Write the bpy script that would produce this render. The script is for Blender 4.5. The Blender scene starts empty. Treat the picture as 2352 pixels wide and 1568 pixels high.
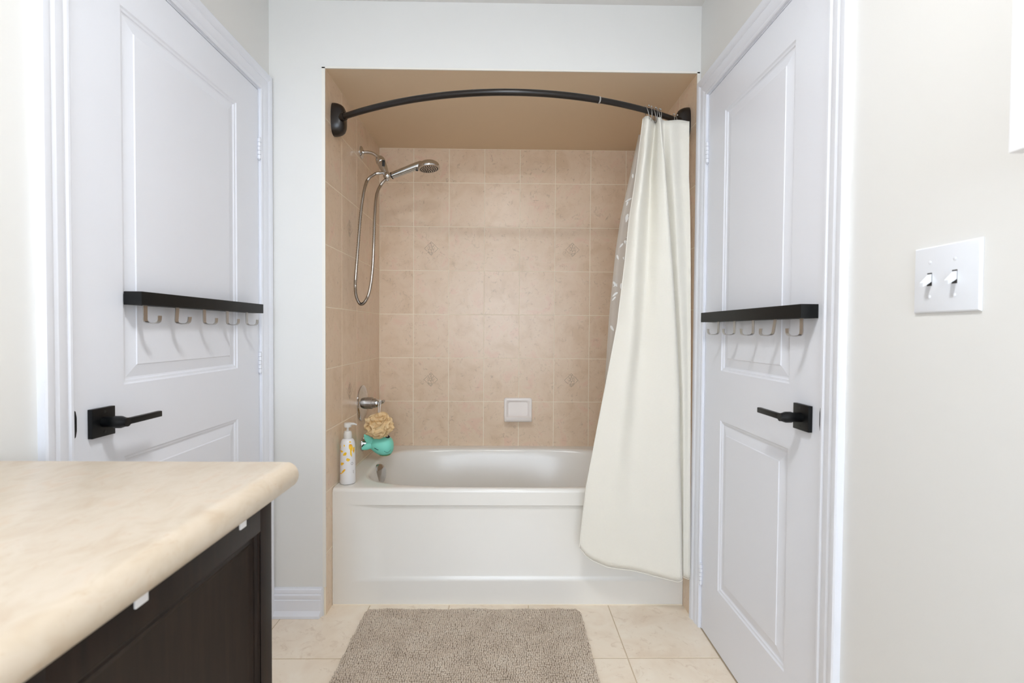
import bpy, bmesh, math, random
from mathutils import Vector, Matrix

random.seed(7)
S = bpy.context.scene
C = S.collection

# ---------------------------------------------------------------- camera
cam_d = bpy.data.cameras.new('camera')
cam = bpy.data.objects.new('camera', cam_d)
C.objects.link(cam)
PITCH, YAW, ROLL, EYE = -0.02228, 0.0134, -0.00684, 1.181
fw = Vector((math.sin(YAW) * math.cos(PITCH), math.cos(YAW) * math.cos(PITCH), math.sin(PITCH)))
rt = Vector((math.cos(YAW), -math.sin(YAW), 0))
up = rt.cross(fw)
r2 = rt * math.cos(ROLL) - up * math.sin(ROLL)
u2 = up * math.cos(ROLL) + rt * math.sin(ROLL)
M = Matrix((r2, u2, -fw)).transposed().to_4x4()
M.translation = (0, 0, EYE)
cam.matrix_world = M
cam_d.sensor_width = 36.0
cam_d.lens = 1140.0 / 2352.0 * 36.0
cam_d.clip_start = 0.05
cam_d.dof.use_dof = True
cam_d.dof.focus_distance = 2.5
cam_d.dof.aperture_fstop = 5.6
S.camera = cam

# ---------------------------------------------------------------- world, exposure
w = bpy.data.worlds.new('sky')
S.world = w
w.use_nodes = True
bg = w.node_tree.nodes['Background']
bg.inputs[0].default_value = (0.775, 0.875, 1.0, 1)
bg.inputs[1].default_value = 8.9
LAMP_STRENGTH = 76.0
S.view_settings.view_transform = 'Standard'
S.view_settings.look = 'None'
S.view_settings.exposure = 0.31
S.view_settings.gamma = 1.0
S.view_settings.use_curve_mapping = False
S.cycles.use_denoising = True
S.cycles.use_adaptive_sampling = True
S.cycles.adaptive_threshold = 0.08
S.cycles.adaptive_min_samples = 16
S.cycles.max_bounces = 7
S.cycles.diffuse_bounces = 5
S.cycles.glossy_bounces = 3
S.cycles.transmission_bounces = 4
S.cycles.transparent_max_bounces = 6
S.cycles.caustics_reflective = False
S.cycles.caustics_refractive = False

# main measures of the place (metres; x right, y away from the camera, z up)
XL, XR = -0.957, 0.787            # left and right room walls
XA, XB = -0.733, 0.7733           # tiled sides of the tub alcove
YW, YB = 2.0303, 2.9026           # wall with the alcove opening, tiled back of the alcove
YF = -2.60                        # wall behind the camera
ZC, ZA = 2.4987, 2.2302           # ceiling, alcove ceiling
Z1, Q, T = 2.0343, 0.25418, 0.2055
TUBZ, TUBY = 0.503, 2.1105

# daylight comes in by the window behind the camera
pl = bpy.data.lights.new('window_daylight', 'AREA')
pl.shape = 'RECTANGLE'; pl.size = 1.52; pl.size_y = 1.66
pl.cycles.is_portal = True
po = bpy.data.objects.new('window_daylight', pl)
po.location = (-0.08, YF - 0.115, 1.43); po.rotation_euler = (math.radians(90), 0, 0)
C.objects.link(po)

# ---------------------------------------------------------------- materials
def lin(c):
    def f(v):
        v /= 255.0
        return v / 12.92 if v <= 0.04045 else ((v + 0.055) / 1.055) ** 2.4
    return (f(c[0]), f(c[1]), f(c[2]), 1)

def new_mat(name):
    m = bpy.data.materials.new(name)
    m.use_nodes = True
    nt = m.node_tree
    return m, nt, nt.nodes['Principled BSDF']

def simple(name, col, rough=0.5, metal=0.0, bump=0.0, bscale=200.0, spec=0.5, coat=0.0):
    m, nt, b = new_mat(name)
    b.inputs['Base Color'].default_value = lin(col)
    b.inputs['Roughness'].default_value = rough
    b.inputs['Metallic'].default_value = metal
    b.inputs['Specular IOR Level'].default_value = spec
    b.inputs['Coat Weight'].default_value = coat
    if bump:
        g = nt.nodes.new('ShaderNodeNewGeometry')
        n = nt.nodes.new('ShaderNodeTexNoise')
        n.inputs['Scale'].default_value = bscale
        n.inputs['Detail'].default_value = 3
        bp = nt.nodes.new('ShaderNodeBump')
        bp.inputs['Strength'].default_value = bump
        bp.inputs['Distance'].default_value = 0.001
        nt.links.new(g.outputs['Position'], n.inputs['Vector'])
        nt.links.new(n.outputs['Fac'], bp.inputs['Height'])
        nt.links.new(bp.outputs['Normal'], b.inputs['Normal'])
    return m

def mottled(name, cols, scale, rough, spots=None, spot_scale=30.0, bump=0.05, per_object=True, stretch=None, spec=0.5):
    """stone-like colour: a ramp over noise, with darker specks"""
    m, nt, b = new_mat(name)
    N, L = nt.nodes, nt.links
    g = N.new('ShaderNodeNewGeometry')
    vec = g.outputs['Position']
    if per_object:
        oi = N.new('ShaderNodeObjectInfo')
        mu = N.new('ShaderNodeMath'); mu.operation = 'MULTIPLY'; mu.inputs[1].default_value = 37.0
        L.new(oi.outputs['Random'], mu.inputs[0])
        ad = N.new('ShaderNodeVectorMath'); ad.operation = 'ADD'
        L.new(vec, ad.inputs[0]); L.new(mu.outputs[0], ad.inputs[1])
        vec = ad.outputs[0]
    if stretch:
        mp = N.new('ShaderNodeMapping'); mp.inputs['Scale'].default_value = stretch
        L.new(vec, mp.inputs['Vector']); vec = mp.outputs['Vector']
    n = N.new('ShaderNodeTexNoise')
    n.inputs['Scale'].default_value = scale; n.inputs['Detail'].default_value = 3; n.inputs['Roughness'].default_value = 0.6
    n.inputs['Distortion'].default_value = 0.6
    L.new(vec, n.inputs['Vector'])
    r = N.new('ShaderNodeValToRGB')
    els = r.color_ramp.elements
    k = len(cols)
    els[0].position = 0.32; els[0].color = lin(cols[0])
    els[1].position = 0.68; els[1].color = lin(cols[-1])
    for i in range(1, k - 1):
        e = els.new(0.32 + 0.36 * i / (k - 1)); e.color = lin(cols[i])
    L.new(n.outputs['Fac'], r.inputs['Fac'])
    out = r.outputs['Color']
    if spots:
        n2 = N.new('ShaderNodeTexNoise')
        n2.inputs['Scale'].default_value = spot_scale; n2.inputs['Detail'].default_value = 4; n2.inputs['Roughness'].default_value = 0.7
        n2.inputs['Distortion'].default_value = 1.5
        L.new(vec, n2.inputs['Vector'])
        r3 = N.new('ShaderNodeValToRGB')
        r3.color_ramp.elements[0].position = 0.57; r3.color_ramp.elements[0].color = (0, 0, 0, 1)
        r3.color_ramp.elements[1].position = 0.74; r3.color_ramp.elements[1].color = (0.6, 0.6, 0.6, 1)
        L.new(n2.outputs['Fac'], r3.inputs['Fac'])
        mx = N.new('ShaderNodeMix'); mx.data_type = 'RGBA'
        L.new(r3.outputs['Color'], mx.inputs[0]); L.new(out, mx.inputs[6]); mx.inputs[7].default_value = lin(spots)
        out = mx.outputs[2]
    L.new(out, b.inputs['Base Color'])
    b.inputs['Roughness'].default_value = rough
    b.inputs['Specular IOR Level'].default_value = spec
    if bump:
        bp = N.new('ShaderNodeBump'); bp.inputs['Strength'].default_value = bump; bp.inputs['Distance'].default_value = 0.001
        L.new(n.outputs['Fac'], bp.inputs['Height']); L.new(bp.outputs['Normal'], b.inputs['Normal'])
    return m

MAT = {}
MAT['wall'] = simple('wall_paint', (230, 229, 226), 0.6)
MAT['ceiling'] = simple('ceiling_paint', (228, 226, 223), 0.9)
MAT['alcove_ceiling'] = simple('tan_ceiling_paint', (226, 204, 175), 0.7)
MAT['trim'] = simple('trim_paint', (233, 235, 242), 0.33)
MAT['tile'] = mottled('beige_ceramic', [(221, 196, 168), (227, 203, 177), (230, 208, 183), (230, 200, 177)], 9.0, 0.28, (172, 148, 122), 34.0, 0.0)
MAT['grout'] = simple('cream_grout', (246, 234, 214), 0.85)
MAT['floor_tile'] = mottled('sand_ceramic', [(236, 218, 196), (244, 229, 209), (248, 236, 218)], 6.0, 0.30, (210, 186, 160), 18.0, 0.0)
MAT['floor_grout'] = simple('tan_grout', (206, 187, 160), 0.9)
MAT['acrylic'] = simple('tub_acrylic', (236, 233, 227), 0.22, coat=0.0)
MAT['ceramic'] = simple('white_ceramic', (246, 240, 236), 0.15, coat=0.2)
MAT['chrome'] = simple('chrome', (206, 206, 206), 0.08, 1.0)
MAT['nickel'] = simple('brushed_nickel', (178, 174, 170), 0.33, 1.0)
MAT['steel'] = simple('hose_steel', (186, 180, 174), 0.22, 1.0)
MAT['bronze'] = simple('dark_bronze', (30, 23, 19), 0.28, 0.0, spec=0.45)
MAT['black'] = simple('black_metal', (7, 8, 9), 0.42, spec=0.3)
MAT['rail_black'] = simple('black_wood', (12, 12, 11), 0.5, bump=0.05, bscale=300, spec=0.3)
MAT['rubber'] = simple('dark_rubber', (34, 32, 31), 0.6)
MAT['counter'] = mottled('cream_laminate', [(205, 187, 164), (211, 196, 175), (216, 202, 183), (212, 193, 170)], 26.0, 0.30, (198, 172, 142), 40.0, 0.0, per_object=False, stretch=(1.0, 0.6, 1.0))
MAT['wood'] = mottled('espresso_wood', [(24, 15, 10), (31, 20, 14), (38, 26, 19)], 14.0, 0.42, None, 30, 0.0, per_object=False, stretch=(6.0, 6.0, 0.5), spec=0.2)
MAT['plastic'] = simple('white_plastic', (234, 234, 236), 0.3)
MAT['switch'] = simple('switch_plastic', (232, 235, 241), 0.25, coat=0.2)
MAT['gap'] = simple('painted_gap_shade', (70, 68, 66), 0.9)  # dark grey standing in for shade in door gaps and toggle slots
MAT['whale'] = simple('teal_rubber', (140, 238, 220), 0.5)
MAT['whale_line'] = simple('teal_line', (18, 74, 70), 0.5)
MAT['lime'] = simple('lime_rubber', (128, 176, 84), 0.45)
MAT['cord'] = simple('white_cord', (236, 234, 230), 0.8)
MAT['motif'] = simple('grey_glaze', (158, 140, 118), 0.3)
MAT['amber'] = mottled('petal_print', [(252, 196, 30), (250, 208, 60), (240, 156, 40)], 60.0, 0.35, None, 30, 0, per_object=True)
MAT['ink'] = simple('grey_ink', (120, 112, 108), 0.5)
MAT['caulk'] = simple('caulk', (236, 232, 224), 0.5)
MAT['mat_pile'] = mottled('taupe_chenille', [(196, 180, 162), (206, 190, 172), (212, 198, 181)], 9.0, 0.95, None, 30, 0.0, per_object=False)
MAT['mat_base'] = simple('shaded_taupe_backing', (150, 134, 117), 0.95)  # backing coloured darker than the pile to paint shade between the loops
MAT['joint'] = simple('grey_ring', (168, 164, 160), 0.35)
MAT['leaf_print'] = simple('white_leaf_print', (240, 240, 238), 0.6)

def sheer(name, col, trans_mix, transp=0.0, waffle=False, rough=0.8):
    m, nt, b = new_mat(name)
    N, L = nt.nodes, nt.links
    b.inputs['Base Color'].default_value = lin(col)
    b.inputs['Roughness'].default_value = rough
    b.inputs['Sheen Weight'].default_value = 0.2 if waffle else 0.0
    tr = N.new('ShaderNodeBsdfTranslucent'); tr.inputs['Color'].default_value = lin(col)
    mix = N.new('ShaderNodeMixShader'); mix.inputs[0].default_value = trans_mix
    out = N['Material Output']
    L.new(b.outputs[0], mix.inputs[1]); L.new(tr.outputs[0], mix.inputs[2])
    last = mix.outputs[0]
    if transp:
        tp = N.new('ShaderNodeBsdfTransparent')
        m2 = N.new('ShaderNodeMixShader'); m2.inputs[0].default_value = transp
        L.new(last, m2.inputs[1]); L.new(tp.outputs[0], m2.inputs[2]); last = m2.outputs[0]
    L.new(last, out.inputs['Surface'])
    if waffle:
        uv = N.new('ShaderNodeUVMap')
        sx = N.new('ShaderNodeSeparateXYZ'); L.new(uv.outputs['UV'], sx.inputs[0])
        hs = []
        for ch, sc in (('X', 1150.0), ('Y', 1150.0)):
            mu = N.new('ShaderNodeMath'); mu.operation = 'MULTIPLY'; mu.inputs[1].default_value = sc
            L.new(sx.outputs[ch], mu.inputs[0])
            sn = N.new('ShaderNodeMath'); sn.operation = 'SINE'; L.new(mu.outputs[0], sn.inputs[0])
            hs.append(sn)
        ad = N.new('ShaderNodeMath'); ad.operation = 'MAXIMUM'
        L.new(hs[0].outputs[0], ad.inputs[0]); L.new(hs[1].outputs[0], ad.inputs[1])
        bp = N.new('ShaderNodeBump'); bp.inputs['Strength'].default_value = 0.38; bp.inputs['Distance'].default_value = 0.0008
        L.new(ad.outputs[0], bp.inputs['Height'])
        L.new(bp.outputs['Normal'], b.inputs['Normal'])
    return m
MAT['curtain'] = sheer('waffle_curtain', (253, 250, 241), 0.28, waffle=True)
MAT['liner'] = sheer('liner_vinyl', (226, 222, 216), 0.35, 0.22, rough=0.35)
MAT['loofah'] = sheer('peach_netting', (255, 231, 186), 0.28, 0.0, rough=0.7)
MAT['pump'] = sheer('frosted_plastic', (238, 236, 232), 0.25, rough=0.35)

def emitter(name, col, s):
    m = bpy.data.materials.new(name); m.use_nodes = True
    nt = m.node_tree
    nt.nodes.remove(nt.nodes['Principled BSDF'])
    e = nt.nodes.new('ShaderNodeEmission')
    e.inputs[0].default_value = col; e.inputs[1].default_value = s
    nt.links.new(e.outputs[0], nt.nodes['Material Output'].inputs['Surface'])
    return m
MAT['lamp'] = emitter('lamp_glass', (0.965, 0.985, 1.0, 1), LAMP_STRENGTH)
m, nt, b = new_mat('window_glass')
tp = nt.nodes.new('ShaderNodeBsdfTransparent')
mx = nt.nodes.new('ShaderNodeMixShader'); mx.inputs[0].default_value = 0.93
b.inputs['Roughness'].default_value = 0.05
nt.links.new(b.outputs[0], mx.inputs[1]); nt.links.new(tp.outputs[0], mx.inputs[2])
nt.links.new(mx.outputs[0], nt.nodes['Material Output'].inputs['Surface'])
MAT['glass'] = m

# ---------------------------------------------------------------- mesh helpers
def link(name, me, mat, parent=None, smooth=False):
    if mat is not None and not me.materials:
        me.materials.append(MAT[mat])
    if smooth:
        for p in me.polygons: p.use_smooth = True
    o = bpy.data.objects.new(name, me)
    C.objects.link(o)
    if parent is not None:
        o.parent = parent
        o.matrix_parent_inverse = parent.matrix_world.inverted()
    return o

def autosmooth(me, ang=40):
    me.update()
    bm = bmesh.new(); bm.from_mesh(me)
    for f in bm.faces: f.smooth = True
    for e in bm.edges:
        if len(e.link_faces) == 2 and e.calc_face_angle(0) > math.radians(ang): e.smooth = False
    bm.to_mesh(me); bm.free()

class MB:
    def __init__(s): s.v = []; s.f = []
    def quad(s, *pts):
        n = len(s.v); s.v += [tuple(p) for p in pts]; s.f.append(tuple(range(n, n + len(pts)))); return s
    def box(s, x0, x1, y0, y1, z0, z1, bev=0.0):
        x0, x1 = sorted((x0, x1)); y0, y1 = sorted((y0, y1)); z0, z1 = sorted((z0, z1))
        bm = bmesh.new()
        bmesh.ops.create_cube(bm, size=1.0)
        for v in bm.verts:
            v.co = Vector(((x0 + x1) / 2 + v.co.x * (x1 - x0), (y0 + y1) / 2 + v.co.y * (y1 - y0), (z0 + z1) / 2 + v.co.z * (z1 - z0)))
        if bev: bmesh.ops.bevel(bm, geom=list(bm.edges), offset=bev, segments=2, profile=0.6, affect='EDGES')
        s.add(bm); bm.free(); return s
    def add(s, bm):
        n = len(s.v); bm.verts.index_update()
        s.v += [tuple(v.co) for v in bm.verts]
        s.f += [tuple(n + v.index for v in f.verts) for f in bm.faces]
    def loft(s, rings, closed=True, cap0=False, cap1=False):
        n0 = len(s.v); m = len(rings[0])
        for r in rings: s.v += [tuple(p) for p in r]
        for i in range(len(rings) - 1):
            for j in range(m if closed else m - 1):
                a = n0 + i * m + j; b_ = n0 + i * m + (j + 1) % m
                s.f.append((a, b_, b_ + m, a + m))
        if cap0: s.f.append(tuple(n0 + j for j in reversed(range(m))))
        if cap1: s.f.append(tuple(n0 + (len(rings) - 1) * m + j for j in range(m)))
        return s
    def tube(s, path, rad, n=10, cap=True):
        P = [Vector(p) for p in path]
        rads = rad if isinstance(rad, (list, tuple)) else [rad] * len(P)
        rings = []; nrm = None
        for i, p in enumerate(P):
            t = (P[min(i + 1, len(P) - 1)] - P[max(i - 1, 0)]).normalized()
            if nrm is None:
                a = Vector((0, 0, 1)) if abs(t.z) < 0.9 else Vector((1, 0, 0))
                nrm = t.cross(a).normalized()
            else:
                nrm = (nrm - t * nrm.dot(t)).normalized()
            bn = t.cross(nrm)
            rings.append([p + (nrm * math.cos(k * 2 * math.pi / n) + bn * math.sin(k * 2 * math.pi / n)) * rads[i] for k in range(n)])
        return s.loft(rings, True, cap, cap)
    def lathe(s, prof, origin, axis=(0, 0, 1), n=24, sx=1.0, sy=1.0, ref=None):
        """prof: list of (radius, distance along axis)"""
        ax = Vector(axis).normalized()
        a = Vector(ref) if ref else (Vector((0, 0, 1)) if abs(ax.z) < 0.9 else Vector((1, 0, 0)))
        u = (a - ax * a.dot(ax)).normalized(); v = ax.cross(u)
        o = Vector(origin)
        rings = []
        for r, h in prof:
            r = max(r, 1e-5)
            rings.append([o + ax * h + u * (r * sx * math.cos(k * 2 * math.pi / n)) + v * (r * sy * math.sin(k * 2 * math.pi / n)) for k in range(n)])
        return s.loft(rings, True, True, True)
    def strip(s, pts, width, nrm, lift=0.0):
        """flat ribbon along a polyline, facing nrm"""
        nr = Vector(nrm).normalized(); P = [Vector(p) + nr * lift for p in pts]
        L_, R_ = [], []
        for i, p in enumerate(P):
            t = (P[min(i + 1, len(P) - 1)] - P[max(i - 1, 0)]).normalized()
            sd = nr.cross(t) * width / 2
            L_.append(p + sd); R_.append(p - sd)
        return s.loft([L_, R_], closed=False)
    def mesh(s, name, recalc=True, ang=None):
        me = bpy.data.meshes.new(name)
        me.from_pydata(s.v, [], s.f)
        if recalc:
            bm = bmesh.new(); bm.from_mesh(me)
            bmesh.ops.remove_doubles(bm, verts=bm.verts, dist=1e-6)
            bmesh.ops.recalc_face_normals(bm, faces=bm.faces)
            bm.to_mesh(me); bm.free()
        if ang: autosmooth(me, ang)
        me.update()
        return me
    def obj(s, name, mat, parent=None, ang=None, recalc=True):
        return link(name, s.mesh(name, recalc, ang), mat, parent)

def tag(o, label, cat, group=None, kind=None):
    o['label'] = label; o['category'] = cat
    if group: o['group'] = group
    if kind: o['kind'] = kind
    return o

def empty(name, loc, label, cat, group=None, kind=None):
    o = bpy.data.objects.new(name, None)
    o.location = loc; o.empty_display_size = 0.05
    C.objects.link(o)
    bpy.context.view_layer.update()
    return tag(o, label, cat, group, kind)

def structure(o, label, cat):
    return tag(o, label, cat, kind='structure')

def interp(x, xs, ys):
    if x <= xs[0]: return ys[0]
    for i in range(len(xs) - 1):
        if x <= xs[i + 1]:
            t = (x - xs[i]) / (xs[i + 1] - xs[i]); return ys[i] + t * (ys[i + 1] - ys[i])
    return ys[-1]

def catmull(pts, n):
    P = [Vector(p) for p in pts]; out = []
    for i in range(len(P) - 1):
        p0 = P[max(i - 1, 0)]; p1 = P[i]; p2 = P[i + 1]; p3 = P[min(i + 2, len(P) - 1)]
        for k in range(n):
            t = k / n
            out.append(0.5 * ((2 * p1) + (p2 - p0) * t + (2 * p0 - 5 * p1 + 4 * p2 - p3) * t * t + (3 * p1 - p0 - 3 * p2 + p3) * t ** 3))
    out.append(P[-1]); return out

# ================================================================ the room shell
TH = 0.10
floor = MB().box(XL - TH, XR + TH, YF - TH, YB + TH, -0.06, -0.0008).obj('floor', 'floor_grout')
structure(floor, 'tan floor grout under the large beige floor tiles', 'floor')
ceil = MB().box(XL - TH, XR + TH, YF - TH, YW + TH, ZC, ZC + 0.06).obj('ceiling', 'ceiling')
structure(ceil, 'flat off white room ceiling', 'ceiling')

# left and right walls with their door openings; D = (door y0, y1, z top)
DL = (1.111, 1.938, 2.097); DR = (1.219, 1.939, 2.0985)
J = 0.018                                       # jamb board plus gap
def side_wall(name, X, sgn, D, label):
    xo = X + sgn * TH
    b_ = MB()
    b_.box(X, xo, YF - TH, D[0] - J, 0, ZC)
    b_.box(X, xo, D[0] - J, D[1] + J, D[2] + J, ZC)
    b_.box(X, xo, D[1] + J, YW + 0.02, 0, ZC)
    return structure(b_.obj(name, 'wall', ang=None), label, 'wall')
side_wall('wall_left', XL, -1, DL, 'off white wall around the door on the left')
side_wall('wall_right', XR, 1, DR, 'off white wall around the door on the right')

b_ = MB()
b_.box(XL - TH, XA - 0.0075, YW, YW + TH, 0, ZC)
b_.box(XA - 0.0075, XB + 0.0075, YW, YW + 0.0045, ZA, ZC)
b_.box(XA - 0.0075, XB + 0.0075, YW + 0.0045, YW + TH, ZA + 0.051, ZC)
b_.box(XB + 0.0075, XR + TH, YW, YW + TH, 0, ZC)
wall_back = structure(b_.obj('wall_back', 'wall'), 'off white wall framing the bathtub alcove', 'wall')
# thin white corner bead round the opening
b_ = MB()
b_.box(XA - 0.012, XA + 0.0006, YW - 0.0015, YW + 0.004, 0.12, ZA + 0.004)
b_.box(XA - 0.012, XB + 0.010, YW - 0.0015, YW + 0.004, ZA - 0.0008, ZA + 0.006)
b_.box(XB - 0.0006, XB + 0.010, YW - 0.0015, YW + 0.004, 0.0, ZA + 0.004)
b_.obj('corner_bead', 'caulk', wall_back)

# wall behind the camera, with the window that lets the daylight in
WX0, WX1, WZ0, WZ1 = -0.84, 0.68, 0.60, 2.26
b_ = MB()
b_.box(XL - TH, WX0, YF - TH, YF, 0, ZC); b_.box(WX1, XR + TH, YF - TH, YF, 0, ZC)
b_.box(WX0, WX1, YF - TH, YF, 0, WZ0); b_.box(WX0, WX1, YF - TH, YF, WZ1, ZC)
structure(b_.obj('wall_front', 'wall'), 'off white wall with a window behind the camera', 'wall')
win = empty('window_1', (-0.08, YF, WZ0), 'white framed daylight window behind the camera', 'window', kind='structure')
b_ = MB()
fw_ = 0.045
b_.box(WX0, WX0 + fw_, YF - 0.07, YF - 0.02, WZ0, WZ1); b_.box(WX1 - fw_, WX1, YF - 0.07, YF - 0.02, WZ0, WZ1)
b_.box(WX0 + fw_, WX1 - fw_, YF - 0.07, YF - 0.02, WZ0, WZ0 + fw_); b_.box(WX0 + fw_, WX1 - fw_, YF - 0.07, YF - 0.02, WZ1 - fw_, WZ1)
b_.box(-0.10, -0.06, YF - 0.065, YF - 0.025, WZ0 + fw_, WZ1 - fw_)
b_.obj('window_frame', 'trim', win)
for x0, x1 in ((WX0 + fw_, -0.10), (-0.06, WX1 - fw_)):
    MB().box(x0, x1, YF - 0.048, YF - 0.044, WZ0 + fw_, WZ1 - fw_).obj('pane', 'glass', win)

# alcove shell: grout-coloured beds behind the tiles
GT, TT = 0.0007, 0.0065     # joint depth, tile thickness
wab = MB().box(XA - TH, XB + TH, YB + GT, YB + TH, 0, ZA + 0.05).obj('wall_alcove_back', 'grout')
structure(wab, 'beige tiled back wall of the bathtub alcove', 'wall')
wal = MB().box(XA - 0.06, XA - GT, YW + 0.004, YB + GT, 0, ZA + 0.05).obj('wall_alcove_left', 'grout')
structure(wal, 'beige tiled alcove wall carrying the shower fittings', 'wall')
war = MB().box(XB + GT, XB + 0.06, YW + 0.004, YB + GT, 0, ZA + 0.05).obj('wall_alcove_right', 'grout')
structure(war, 'beige tiled alcove wall behind the shower curtain', 'wall')
ac = MB().box(XA - 0.06, XB + 0.06, YW + 0.005, YB + TH, ZA, ZA + 0.05).obj('ceiling_alcove', 'alcove_ceiling')
structure(ac, 'tan painted low ceiling over the bathtub', 'ceiling')

# ---- tiles, one object each
TILES = {}
def tile_mesh(wd, ht, mat, cham=0.0007):
    key = (round(wd, 4), round(ht, 4), mat)
    if key not in TILES:
        a, h = wd / 2, ht / 2
        def rect(i, z): return [(-a + i, -h + i, z), (a - i, -h + i, z), (a - i, h - i, z), (-a + i, h - i, z)]
        mb = MB().loft([rect(0, -TT), rect(0, -cham), rect(cham, 0)], True, False, True)
        me = mb.mesh('tile')
        me.materials.append(MAT[mat])
        TILES[key] = me
    return TILES[key]
BASIS = {  # local x, y, outward
    'back': ((1, 0, 0), (0, 0, 1), (0, -1, 0)),
    'left': ((0, 1, 0), (0, 0, 1), (1, 0, 0)),
    'right': ((0, -1, 0), (0, 0, 1), (-1, 0, 0)),
    'floor': ((1, 0, 0), (0, 1, 0), (0, 0, 1))}
def put_tile(side, c, wd, ht, parent, mat='tile', name='tile'):
    o = bpy.data.objects.new(name, tile_mesh(wd, ht, mat))
    X, Y, Z = (Vector(q) for q in BASIS[side])
    jit = 0.00012 * random.uniform(-1, 1)
    Mx = Matrix((X, Y, Z)).transposed().to_4x4()
    Mx.translation = Vector(c) + Z * jit
    C.objects.link(o)
    o.parent = parent
    o.matrix_world = Mx
    return o

# the small diamond motif, drawn once in tile coordinates
def motif_mesh():
    mb = MB(); R = 0.040; wd = 0.0016; n = (0, 0, 1)
    segs = [((-R, 0), (-0.016, 0.024)), ((-0.010, 0.030), (0, R)), ((0, R), (0.010, 0.030)), ((0.016, 0.024), (R, 0)),
            ((R, 0), (0.018, -0.022)), ((0.010, -0.030), (0, -R)), ((0, -R), (-0.022, -0.018)), ((-0.024, -0.016), (-R, 0))]
    for a, c in segs: mb.strip([(a[0], a[1], 0), (c[0], c[1], 0)], wd, n)
    def curl(cx, cy, rx, ry, a0, a1, k=9, wdt=0.0012):
        mb.strip([(cx + rx * math.cos(math.radians(a0 + (a1 - a0) * i / k)), cy + ry * math.sin(math.radians(a0 + (a1 - a0) * i / k)), 0) for i in range(k + 1)], wdt, n)
    curl(-0.005, 0.018, 0.008, 0.014, 20, 320); curl(0.008, 0.020, 0.007, 0.012, -120, 190)
    curl(0.001, 0.004, 0.012, 0.012, 60, 330); curl(0.013, 0.006, 0.006, 0.010, 90, 380)
    curl(-0.010, -0.012, 0.008, 0.010, 0, 280); curl(0.006, -0.014, 0.008, 0.014, -160, 120)
    curl(-0.002, -0.026, 0.010, 0.006, 0, 300); curl(-0.014, 0.004, 0.005, 0.012, 80, 300)
    mb.strip([(-0.006, 0.034, 0), (-0.002, 0.02, 0), (0.004, 0.006, 0), (0.000, -0.01, 0), (0.006, -0.024, 0), (-0.001, -0.036, 0)], 0.0014, n)
    mb.strip([(-0.020, -0.020, 0), (-0.006, -0.032, 0)], 0.0012, n); mb.strip([(-0.016, -0.016, 0), (0.000, -0.030, 0)], 0.0012, n)
    me = mb.mesh('motif', recalc=False); me.materials.append(MAT['motif']); return me
MOTIF = motif_mesh()
def add_motif(t, flip=False):
    o = bpy.data.objects.new('motif', MOTIF); C.objects.link(o)
    o.parent = t; o.location = (0, 0, 0.0004)
    if flip: o.scale = (-1, 1, 1)
    t['label'] = 'beige tile with a small grey diamond motif'
    return o

G = 0.0037
rows = [ZA] + [Z1 - j * Q for j in range(0, 7)]           # joint heights from the top
rows_full = rows + [Z1 - 7 * Q, 0.0]
cols = [XA] + [-0.5367 + i * T for i in range(7)] + [XB]
for j in range(len(rows) - 1):
    zt, zb = rows[j] - G / 2, rows[j + 1] + G / 2
    if j == len(rows) - 2: zb = rows[j + 1] - 0.008
    for i in range(len(cols) - 1):
        x0, x1 = cols[i] + G / 2, cols[i + 1] - G / 2
        t = put_tile('back', ((x0 + x1) / 2, YB, (zt + zb) / 2), x1 - x0, zt - zb, wab)
        if (j in (2, 5)) and i in (1, 5): add_motif(t, i == 5)
ycols = [YW + 0.0045, 2.2376, 2.4580, 2.6752, YB]
for side, X, par in (('left', XA, wal), ('right', XB, war)):
    for j in range(len(rows_full) - 1):
        zt, zb = rows_full[j] - G / 2, rows_full[j + 1] + G / 2
        for i in range(4):
            y0, y1 = ycols[i] + (G / 2 if i else 0), ycols[i + 1] - G / 2
            if j >= 7:                                     # below the tub rim only the strip before the apron is tiled
                if i: continue
                y1 = TUBY + 0.03
            t = put_tile(side, (X, (y0 + y1) / 2, (zt + zb) / 2), y1 - y0, zt - zb, par)
            if j in (2, 5) and i == 1: add_motif(t)
# floor tiles
FP = 0.339
fx = [XL] + [-0.911 + FP * i for i in range(6)] + [XR]
fx = [XL, -0.911, -0.572, -0.233, 0.106, 0.450, XR]
fy = [TUBY + 0.02] + [1.763 - FP * i for i in range(0, 13)] + [YF]
FG = 0.0042
for j in range(len(fy) - 1):
    y1, y0 = fy[j] - FG / 2, fy[j + 1] + FG / 2
    for i in range(len(fx) - 1):
        x0, x1 = fx[i] + FG / 2, fx[i + 1] - FG / 2
        if y1 - y0 < 0.01 or x1 - x0 < 0.01: continue
        put_tile('floor', ((x0 + x1) / 2, (y0 + y1) / 2, 0), x1 - x0, y1 - y0, floor, 'floor_tile', 'floor_tile')

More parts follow.
